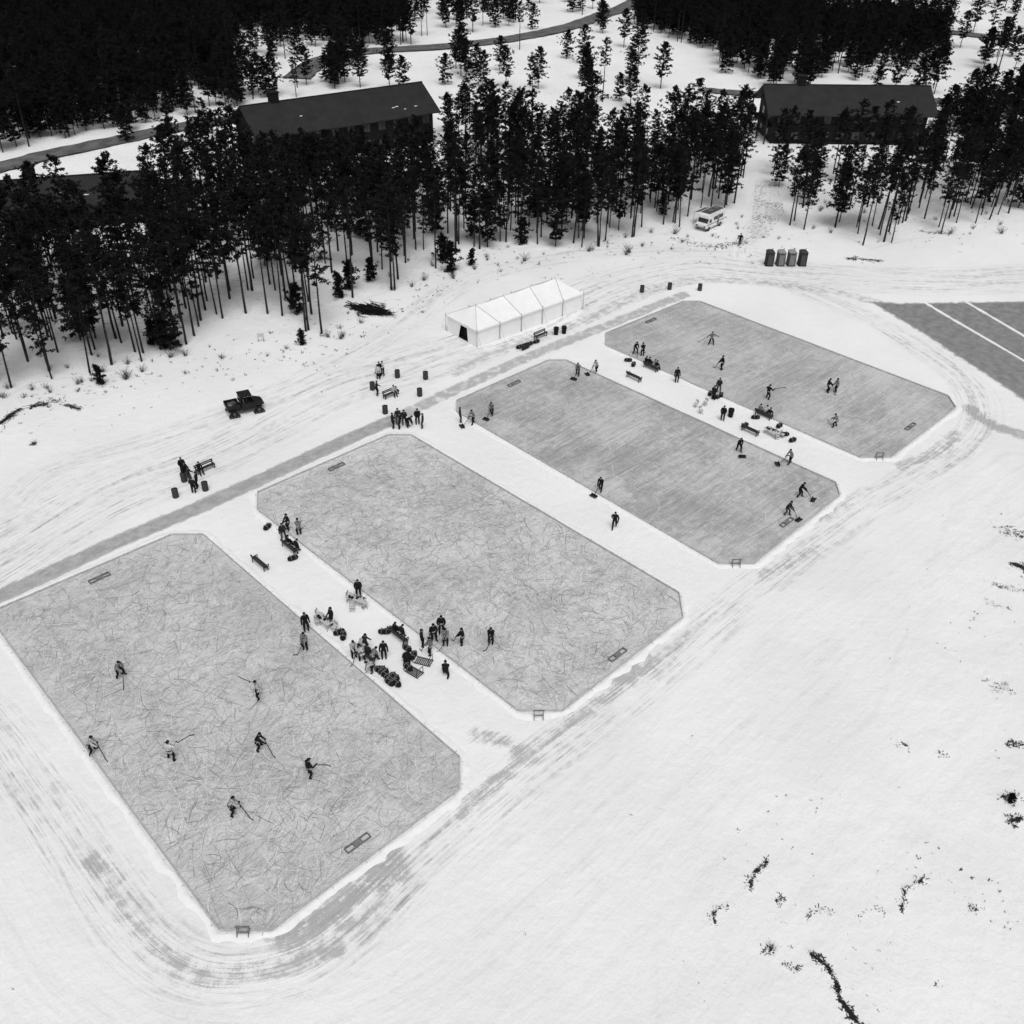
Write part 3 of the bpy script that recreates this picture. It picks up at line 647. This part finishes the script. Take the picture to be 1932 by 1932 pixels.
# ------------------------------------------------------------------ people
def nrm(v): v=np.array(v,float);return v/max(np.linalg.norm(v),1e-9)
def ik(S_,T,a,b_,hint):
    S_=np.array(S_,float);T=np.array(T,float);d=T-S_;L=np.linalg.norm(d)
    if L>(a+b_)*.995: T=S_+d/L*(a+b_)*.995;d=T-S_;L=np.linalg.norm(d)
    u=d/L;x=(a*a-b_*b_+L*L)/(2*L);h=math.sqrt(max(a*a-x*x,0));hh=np.array(hint,float);hh=hh-u*np.dot(hh,u);hh=nrm(hh);return S_+u*x+hh*h,T
def figure(name,pel=(0,0,.93),lean=0.,side=0.,hl=(-.30,.06,.82),hr=(.30,.06,.82),fl=(-.14,0,.09),fr=(.14,0,.09),look=0.,tool=None,bulk=1.,toe=(0,0),kneel=False):
    pel=np.array(pel,float);up=np.array([math.sin(side),math.sin(lean)*math.cos(side),math.cos(lean)*math.cos(side)])
    chest=pel+up*.34;nb_=pel+up*.52;sh=pel+up*.47
    hdir=nrm(up*.55+np.array([0,.12,.8]));neck=nb_+hdir*.09;head=nb_+hdir*.20
    V=[pel,pel+up*.17,chest,nb_,neck];Rd=[.175*bulk,.17*bulk,.195*bulk,.12,.065];E=[(0,1),(1,2),(2,3),(3,4)];mats=[0,0,0,4]
    hands=[]
    for sg,h in((-1,hl),(1,hr)):
        s_=sh+np.array([sg*.21,0,0]);el,t=ik(s_,h,.30,.26,(sg*.6,-.5,-.6));pd=nrm(t-el);k=len(V)
        V+=[s_,el,t,t+pd*.09];Rd+=[.11*bulk,.08*bulk,.058,.055];E+=[(2,k),(k,k+1),(k+1,k+2),(k+2,k+3)];mats+=[0,0,0,3];hands.append((t+pd*.09,pd,sg))
    for sg,f,ty in((-1,fl,toe[0]),(1,fr,toe[1])):
        hp=pel+np.array([sg*.11,0,-.03]);kn,t=ik(hp,f,.43,.43,(sg*.15,1,.1) if not kneel else (0,.6,-.8));k=len(V)
        td_=np.array([math.sin(ty)*.2,math.cos(ty)*.2,-.045])
        V+=[hp,kn,t,t+td_];Rd+=[.13*bulk,.095*bulk,.07,.055];E+=[(0,k),(k,k+1),(k+1,k+2),(k+2,k+3)];mats+=[1,1,1,2]
    me=bpy.data.meshes.new("sk");me.from_pydata([tuple(v) for v in V],E,[]);ob=bpy.data.objects.new("sk",me);scn.collection.objects.link(ob)
    md=ob.modifiers.new("s","SKIN");md.use_smooth_shade=True
    for i,sv in enumerate(me.skin_vertices[0].data): sv.radius=(Rd[i],Rd[i]*(.78 if i<3 else 1));sv.use_root=(i==0)
    sb=ob.modifiers.new("d","SUBSURF");sb.levels=1;sb.render_levels=1
    dg=bpy.context.evaluated_depsgraph_get();ev_=bpy.data.meshes.new_from_object(ob.evaluated_get(dg));bpy.data.objects.remove(ob)
    VV=np.array(V);mb=MB();vs=[tuple(v.co) for v in ev_.vertices];fs=[tuple(p.vertices) for p in ev_.polygons];mb.V=vs;mb.F=fs
    va=np.array(vs)
    for f in fs:
        c=va[list(f)].mean(0);best=9;bm=0
        for (a,b_),m_ in zip(E,mats):
            if (a,b_) in((2,5),(2,9),(0,13),(0,17)): m_=0
            p=VV[a];q=VV[b_];t=np.clip(np.dot(c-p,q-p)/np.dot(q-p,q-p),0,1);dd=np.linalg.norm(c-p-t*(q-p))-Rd[a]*.5
            if dd<best: best=dd;bm=m_
        if bm==0:
            hgt=np.dot(c-pel,up)
            if .02<hgt<.10: bm=7
        mb.M.append(bm)
    fw=nrm(np.array([math.sin(look),math.cos(look),-.25-lean*.3]));rt=nrm(np.cross(fw,hdir));u2=np.cross(rt,fw);R=np.column_stack([rt,fw,u2])
    def face(v):
        v=v.copy()
        if v[1]>.0 and v[2]<-.3: v[0]*=.85
        return v
    mb.ell(head,(.082,.10,.12),4,R,14,10,None,face)
    def hp_(x,y,z): return head+rt*x+fw*y+u2*z
    mb.tube(hp_(0,.087,.01),hp_(0,.122,-.03),.010,.017,5,4)
    for sg in(-1,1): mb.ell(hp_(sg*.032,.088,.012),(.012,.010,.008),8,R,6,4);mb.ell(hp_(sg*.084,.0,-.005),(.012,.02,.032),4,R,6,5)
    mb.box(hp_(0,.09,-.055),(.045,.012,.008),8,R=R)
    mb.ell(hp_(0,-.008,.018),(.108,.13,.135),5,R,14,8,lambda v:.25+v[2]-v[1]*.45)
    for hpnt,pd,sg in hands:
        a=nrm(np.cross(pd,(0,0,1.)) if abs(pd[2])<.9 else np.cross(pd,(0,1.,0)));n_=np.cross(a,pd)*(-1)
        for i,(L,o_) in enumerate(((.075,-.036),(.085,-.012),(.08,.012),(.062,.034))):
            p0=hpnt-pd*.0+a*o_;p1=p0+pd*L*.6+n_*.01;p2=p1+pd*L*.25+n_*.035;mb.tube(p0,p1,.016,.015,5,3);mb.tube(p1,p2,.015,.011,5,3)
        p0=hpnt-pd*.04-a*.04;p1=p0-a*.04+pd*.035;mb.tube(p0,p1,.018,.015,5,3);mb.tube(p1,p1+pd*.035+n_*.01,.015,.011,5,3)
    if tool:
        kind,p,q=tool;p=np.array(p,float);q=np.array(q,float);mb.beam(p,q,.045,.03,6);d=nrm(q-p)
        dh=nrm((d[0],d[1],0))
        if kind=='stick': mb.beam(q,q+dh*.3,.025,.075,6)
        else:
            sd=np.array([-dh[1],dh[0],0]);c=q+dh*.12;f2=nrm(dh+np.array([0,0,.15]));Rr=np.column_stack([sd,f2,nrm(np.cross(sd,f2))]);mb.box(c+np.array([0,0,.04]),(.75,.38,.02),6,R=Rr)
            mb.box(c-dh*.19+np.array([0,0,.10]),(.75,.03,.14),6,R=np.column_stack([sd,dh,(0,0,1)]))
    return mb.mesh(name,[BK]*9,True)
PS={
'stand':figure("p_stand"),
'stand2':figure("p_stand2",hl=(-.2,.24,.98),hr=(.2,.24,.98),look=.5,bulk=1.08),
'stand3':figure("p_stand3",lean=.08,hl=(-.12,.34,1.12),hr=(.30,.05,.8),fl=(-.2,.05,.09),look=-.5,bulk=1.05,toe=(-.4,.3)),
'walk':figure("p_walk",pel=(0,0,.9),lean=.1,hl=(-.30,.22,.9),hr=(.30,-.2,.9),fl=(-.1,-.32,.14),fr=(.1,.33,.09)),
'ready':figure("p_ready",pel=(0,-.12,.82),lean=.55,hl=(-.05,.45,.98),hr=(.22,.55,.76),fl=(-.27,.05,.09),fr=(.27,-.1,.09),toe=(-.4,.4),tool=('stick',(-.08,.40,1.06),(.62,1.05,.04))),
'arms':figure("p_arms",pel=(0,0,.87),lean=.2,hl=(-.62,.2,1.15),hr=(.6,.28,1.12),fl=(-.25,.1,.09),fr=(.25,-.05,.09),toe=(-.3,.3),tool=('stick',(.52,.25,1.16),(1.6,.7,.8))),
'stickup':figure("p_stickup",pel=(0,0,.86),lean=.2,hl=(-.40,.35,1.1),hr=(.4,.4,1.25),fl=(-.22,.1,.09),fr=(.22,-.1,.09),toe=(-.3,.3),tool=('stick',(.3,.35,1.2),(1.2,.8,1.7))),
'lean':figure("p_lean",pel=(0,-.05,.9),lean=.2,hl=(-.08,.44,.98),hr=(.1,.47,.85),tool=('stick',(-.1,.44,1.05),(.35,.7,.04))),
'shovel':figure("p_shovel",pel=(0,-.1,.88),lean=.5,hl=(-.06,.38,1.0),hr=(.1,.65,.72),fl=(-.15,.2,.09),fr=(.15,-.25,.1),tool=('shovel',(-.08,.33,1.1),(.15,1.15,.05))),
'sit':figure("p_sit",pel=(0,.05,.62),lean=.1,hl=(-.17,.45,.68),hr=(.17,.45,.68),fl=(-.17,.52,.09),fr=(.17,.5,.09)),
'sitl':figure("p_sitl",pel=(0,.05,.62),lean=.8,hl=(-.13,.55,.34),hr=(.13,.55,.34),fl=(-.17,.5,.09),fr=(.17,.52,.09)),
'bend':figure("p_bend",pel=(0,-.15,.86),lean=1.25,hl=(-.15,.5,.42),hr=(.15,.5,.42),fl=(-.17,.05,.09),fr=(.17,-.05,.09)),
'kneel':figure("p_kneel",pel=(0,-.05,.52),lean=.3,hl=(-.15,.42,.5),hr=(.15,.42,.5),fl=(-.12,.35,.09),fr=(.12,-.45,.12)),
}
SK=gray("skin",.35,.6,.1);HR=gray("dark_features",.02,.8,.2);STK=gray("stick_black",.03,.6,.2)
JD=gray("jacket_black",.012,.85,.3);JD2=gray("jacket_charcoal",.028,.85,.3);JM=gray("jersey_gray",.16,.8,.6,9.);JL=gray("jersey_light",.36,.8,.55,9.);JW=gray("jersey_white",.5,.8,.4,9.);PN=gray("pants_black",.014,.85,.3);PN2=gray("pants_gray",.06,.85,.3)
SETS={'d':[JD,PN,BK,BK,SK,JD2,STK,JD,HR],'c':[JD2,PN2,BK,BK,SK,BK,STK,JD2,HR],'l':[JL,PN,BK,BK,SK,BK,STK,JD,HR],'w':[JW,PN,BK,BK,SK,BK,STK,JD,HR],'m':[JM,PN,BK,BK,SK,BK,STK,JL,HR],'k':[JD,PN,BK,BK,SK,BK,STK,JL,HR]}
def person(x=0,y=0,pose='stand',ang=0,ms='d',xy=None,rz=None,nm="person",sc=1.):
    p=at(x,y) if xy is None else xy
    r=(GA(x,y,ang) if rz is None else rz)-math.pi/2
    o=place(nm,PS[pose],p[0],p[1],.02,r,sc*random.uniform(.97,1.05)*1.1)
    for i,mm in enumerate(SETS[ms]): o.material_slots[i].link='OBJECT';o.material_slots[i].material=mm
HP="hockey_player"
for t in [(228,1276,'ready',-30,'m'),(490,1316,'arms',200,'l'),(175,1420,'ready',0,'l'),(323,1435,'stickup',60,'w'),(489,1413,'ready',0,'k'),(583,1466,'stickup',30,'k'),(439,1535,'ready',10,'l'),(577,1225,'lean',-120,'m'),
 (545,1000,'lean',200,'k'),(565,1010,'lean',120,'m'),(813,1236,'lean',180,'m'),(818,1210,'stand3',-60,'k'),(833,1195,'stand2',-90,'k'),(841,1217,'lean',-100,'m'),(873,1217,'lean',180,'k'),(926,1215,'lean',-90,'k'),
 (668,1240,'lean',-60,'l'),(1341,650,'arms',-60,'m'),(1362,698,'lean',180,'k'),(1447,753,'stickup',20,'k'),(1560,741,'lean',0,'k'),(1577,740,'lean',180,'m'),(1575,806,'ready',160,'m'),(1198,667,'ready',-30,'k'),(1212,672,'lean',120,'k')]: person(*t,nm=HP)
for t in [(868,797,'stand',0,'c'),(893,800,'shovel',200,'m'),(928,783,'shovel',230,'m'),(1090,708,'shovel',240,'m'),(1125,703,'shovel',200,'l'),(1133,926,'shovel',230,'d'),(1393,851,'shovel',-50,'d'),(1490,875,'shovel',190,'m'),(1508,938,'shovel',-10,'d'),(1484,972,'shovel',-20,'c')]: person(*t)
for t in [(578,1190,'stand',-60,'d'),(535,1018,'stand3',-60,'c'),(677,1125,'stand2',-90,'d'),(627,1180,'stand2',200,'d'),(690,1228,'stand3',0,'c'),(703,1268,'bend',200,'l'),(684,1248,'bend',120,'l'),(725,1242,'stand',-90,'d'),(796,1220,'stand',0,'d'),(841,1275,'kneel',90,'d'),
 (1159,996,'walk',250,'d'),(1276,721,'stand',-60,'d'),(1345,755,'stand2',30,'d'),(1355,740,'stand3',-90,'c'),(1363,793,'stand2',-120,'d'),
 (716,710,'stand2',-30,'d'),(723,708,'stand3',-150,'w'),(714,716,'stand',60,'w'),(711,746,'stand3',0,'d'),(741,808,'stand2',0,'d'),(755,809,'stand',180,'d'),(763,802,'stand3',-90,'c'),(769,806,'bend',0,'d'),(788,800,'stand2',-90,'d'),(798,808,'stand',180,'c'),(751,800,'stand',-60,'c'),
 (346,893,'stand2',-60,'d'),(358,910,'stand3',0,'c'),(366,931,'stand2',60,'d'),(374,921,'stand',180,'d'),(1395,463,'walk',-80,'d'),(352,903,'stand',-20,'d')]: person(*t)
for x,y,rz,occ in BSP:
    if rz is None: rz=GA(x,y,23)
    o=pl("park_bench",BEN,x,y,rz=rz);c,s=math.cos(rz),math.sin(rz)
    for off,ln in occ:
        px=o.location.x+c*off;py=o.location.y+s*off
        person(pose='sitl' if ln else 'sit',xy=(px,py),rz=math.atan2(-c,s),ms=random.choice(['d','m','k','c','l']),nm="seated_person",sc=.92)
for x,y,a in [(505,997,40),(553,1056,20),(648,1203,80),(640,1196,20),(716,1268,-40),(727,1277,-40),(738,1285,-40),(748,1292,-40),(735,1290,-40),(725,1268,-40),(745,1280,-40),(1185,682,0),(1195,690,60),(1480,822,0),(1495,833,20),(1350,752,0),(1340,745,50),(1360,748,80),(768,1226,-40),(725,1195,0),(735,1192,30),(1425,790,0),(1470,806,30),(980,657,20),(990,655,10),(1000,651,20),(1012,647,20),(770,1262,-40),(1405,805,20),(1232,690,-20),(780,1240,60)]: pl("equipment_bag",BAG,x,y,a,sc=1.1)
for x,y,a in [(673,1140,-20),(613,1180,-40),(1455,822,-30)]: pl("folding_table",TAB,x,y,a)
for x,y,a in [(660,1132,60),(688,1148,200),(602,1165,60),(600,1178,20),(665,1152,0),(1312,768,-40),(1330,765,-30),(1322,780,20),(1465,828,0),(1475,826,40),(632,1190,-30)]: pl("folding_chair",CHA,x,y,a)
mb=MB()
for x in(-.5,.5): mb.beam((x,-.9,.12),(x,.9,.12),.06,.06,0);mb.beam((x,.9,.12),(x,1.2,.35),.06,.06,0)
for i in range(9): mb.box((0,-.85+i*.21,.2),(1.1,.1,.03),0)
mb.beam((-.5,-.8,.2),(-.5,-.8,1.1),.05,.05,0);mb.beam((.5,-.8,.2),(.5,-.8,1.1),.05,.05,0);mb.beam((-.5,-.8,1.1),(.5,-.8,1.1),.05,.05,0)
sl=mb.mesh("wooden_sled",[WD]);pl("wooden_sled",sl,782,1270,40,sc=.75);pl("wooden_sled",sl,800,1250,60,sc=.75)
mb=MB();mb.box((-.35,0,.6),(.06,.06,1.2),0);mb.box((.35,0,.6),(.06,.06,1.2),0);mb.box((0,-.045,.95),(.85,.03,.5),1);sg=mb.mesh("sign",[W_,CH]);pl("trail_sign",sg,493,645,0);pl("trail_sign",sg,907,453,0)
mb=MB()
for i in range(420):
    a=random.gauss(0,.3);u=random.gauss(0,1.2);c=np.array([u,random.gauss(0,.55)*(1.2-abs(u)*.25),abs(random.gauss(0,.32))]);L=random.uniform(.4,1.3);d=np.array([math.cos(a),math.sin(a),random.gauss(0,.14)])*L;mb.tube(c-d,c+d,random.uniform(.03,.09),.015,5,0)
pl("brush_pile",mb.mesh("brush_pile",[BK]),700,588,-12)
mb=MB()
for i in range(9): mb.tube((random.uniform(-.7,.7),-.3+i%3*.3,.13+.24*(i//3)),(1.3+random.uniform(-.3,.3),-.3+i%3*.3,.13+.24*(i//3)),.13,.12,8,0)
pl("firewood_stack",mb.mesh("firewood",[M_twig]),985,660,25,sc=.8)
for x,y,a in [(20,788,40),(75,765,10),(136,768,-15)]:
    mb=MB()
    for i in range(40):
        t=random.gauss(0,.4);c=np.array([random.gauss(0,.6),random.gauss(0,.2),abs(random.gauss(0,.1))]);L=random.uniform(.15,.5);d=np.array([math.cos(t),math.sin(t),random.gauss(0,.2)])*L;mb.tube(c-d,c+d,.03,.01,4,0)
    pl("fallen_branches",mb.mesh("fallen",[M_twig]),x,y,a)
# ------------------------------------------------------------------ tracked utility vehicle
UB=gray("vehicle_black",.018,.35,.2);UG=gray("vehicle_glass",.06,.1,.3);UT=gray("rubber_track",.015,.9,.2);UR=gray("vehicle_gray",.08,.5,.2)
mb=MB()
mb.box((0,0,.62),(3.2,1.2,.25),0)
mb.add([(1.0,-.68,.7),(1.75,-.6,.7),(1.75,.6,.7),(1.0,.68,.7),(.95,-.68,1.15),(1.7,-.5,.98),(1.7,.5,.98),(.95,.68,1.15)],[(0,3,2,1),(4,5,6,7),(0,1,5,4),(1,2,6,5),(2,3,7,6),(3,0,4,7)],0)
mb.box((.35,0,.85),(1.35,1.35,.5),0)
mb.box((-1.1,0,.85),(1.25,1.4,.06),0)
for y in(-.7,.7): mb.box((-1.1,y,1.02),(1.25,.05,.34),0)
mb.box((-1.72,0,1.02),(.05,1.4,.34),0);mb.box((-.5,0,1.02),(.05,1.4,.34),0)
for y in(-.62,.62):
    mb.beam((.98,y,1.12),(.62,y*.95,1.82),.06,.06,0);mb.beam((-.4,y,1.1),(-.3,y*.95,1.82),.06,.06,0);mb.beam((.2,y,1.1),(.2,y*.95,1.8),.05,.05,0);mb.box((.3,y*1.05,.95),(.5,.03,.3),3)
mb.box((.16,0,1.86),(1.2,1.3,.06),0)
mb.add([(.97,-.6,1.14),(.97,.6,1.14),(.64,.57,1.8),(.64,-.57,1.8)],[(0,1,2,3)],1);mb.add([(-.42,-.6,1.14),(-.42,.6,1.14),(-.33,.57,1.8),(-.33,-.57,1.8)],[(0,3,2,1)],1)
for y in(-.25,.3): mb.box((.15,y,.95),(.45,.45,.15),3);mb.box((-.08,y,1.25),(.12,.45,.6),3)
for x in(-1.15,1.2):
    for sy in(-.8,.8):
        pr=[(-.52,.12),(-.45,.02),(.45,.02),(.55,.12),(.2,.55),(.0,.62),(-.2,.55)];V=[]
        for yy in(sy-.16,sy+.16): V+=[(x+a,yy,z) for a,z in pr]
        n=7;mb.add(V,[tuple(range(n)),tuple(range(2*n-1,n-1,-1))]+[(i,n+i,n+(i+1)%n,(i+1)%n) for i in range(n)],2)
        for i in range(10): mb.box((x-.45+i*.1,sy,.02),(.03,.34,.05),2)
        mb.tube((x,sy-.19,.42),(x,sy+.19,.42),.14,.14,12,3)
        for a in(-.32,0,.32): mb.tube((x+a,sy-.18,.14),(x+a,sy+.18,.14),.09,.09,10,3)
mb.box((1.8,0,.7),(.08,.9,.2),3)
for y in(-.4,.4): mb.ell((1.74,y,.9),(.05,.12,.06),4,None,8,6)
mb.box((-1.1,.1,1.0),(.7,.5,.25),3,.3);mb.box((-1.35,-.3,1.0),(.35,.4,.3),4,.1)
pl("utility_vehicle",mb.mesh("utv",[UB,UG,UT,UR,MG]),462,776,12,sc=1.2)
# ------------------------------------------------------------------ camper van
mb=MB()
pr=[(-2.9,.5),(2.35,.5),(2.95,.6),(3.0,1.15),(2.45,1.35),(2.1,2.1),(2.6,2.3),(2.55,2.75),(2.2,2.9),(-2.9,2.9)]
V=[];n=len(pr)
for y in(-1.1,1.1): V+=[(a,y,z) for a,z in pr]
mb.add(V,[tuple(range(n)),tuple(range(2*n-1,n-1,-1))]+[(i,n+i,n+(i+1)%n,(i+1)%n) for i in range(n)],0)
mb.add([(2.46,-.98,1.38),(2.46,.98,1.38),(2.16,.98,2.04),(2.16,-.98,2.04)],[(0,1,2,3)],1)
for y in(-1.115,1.115):
    mb.box((1.7,y,1.7),(.7,.03,.55),1);mb.box((.1,y,1.9),(1.2,.03,.6),1);mb.box((-1.7,y,1.9),(1.2,.03,.6),1);mb.box((0,y,1.15),(5.6,.025,.12),2);mb.box((-.85,y,1.45),(.65,.02,1.75),2)
    for x in(-1.7,2.0): mb.tube((x,y*.83,.38),(x,y*1.02,.38),.38,.38,16,3);mb.tube((x,y*1.02,.38),(x,y*1.03,.38),.2,.2,12,2)
for x in(-1.6,.3): mb.box((x,0,3.0),(.9,.8,.22),2)
mb.box((-.4,0,2.93),(4.6,1.8,.04),4);mb.box((3.02,0,.65),(.08,2.,.2),2);mb.box((3.0,-.75,.95),(.06,.3,.2),1);mb.box((3.0,.75,.95),(.06,.3,.2),1)
mb.add([(-2.2,-1.14,2.7),(1.2,-1.14,2.7),(1.2,-2.7,2.3),(-2.2,-2.7,2.3)],[(0,1,2,3)],2);mb.tube((-2.1,-2.65,0),(-2.1,-2.65,2.3),.03,.03,6,2);mb.tube((1.1,-2.65,0),(1.1,-2.65,2.3),.03,.03,6,2)
pl("camper_van",mb.mesh("camper",[WH,UG,MG,TY,UR]),1338,428,205,sc=.95)
# ------------------------------------------------------------------ light
ELV,AZM=62,215
wd=bpy.data.worlds.new("World");scn.world=wd;wd.use_nodes=True;nt=wd.node_tree;bg=nt.nodes["Background"]
sky=nt.nodes.new("ShaderNodeTexSky");sky.sky_type='NISHITA';sky.sun_disc=False;sky.sun_elevation=math.radians(ELV);sky.sun_rotation=math.radians(AZM);sky.air_density=1.;sky.dust_density=4.
bw=nt.nodes.new("ShaderNodeRGBToBW");nt.links.new(sky.outputs[0],bw.inputs[0]);nt.links.new(bw.outputs[0],bg.inputs[0]);bg.inputs[1].default_value=.124
sl=bpy.data.lights.new("sun","SUN");sl.energy=1.1;sl.angle=math.radians(30);so=bpy.data.objects.new("sun",sl);scn.collection.objects.link(so)
el=math.radians(ELV);az=math.radians(AZM);dv=Vector((math.sin(az)*math.cos(el),math.cos(az)*math.cos(el),math.sin(el)));so.rotation_euler=dv.to_track_quat('Z','Y').to_euler()
scn.view_settings.view_transform='Standard';scn.view_settings.look='None';scn.view_settings.exposure=0
print("trees",ntree,"front",nf)
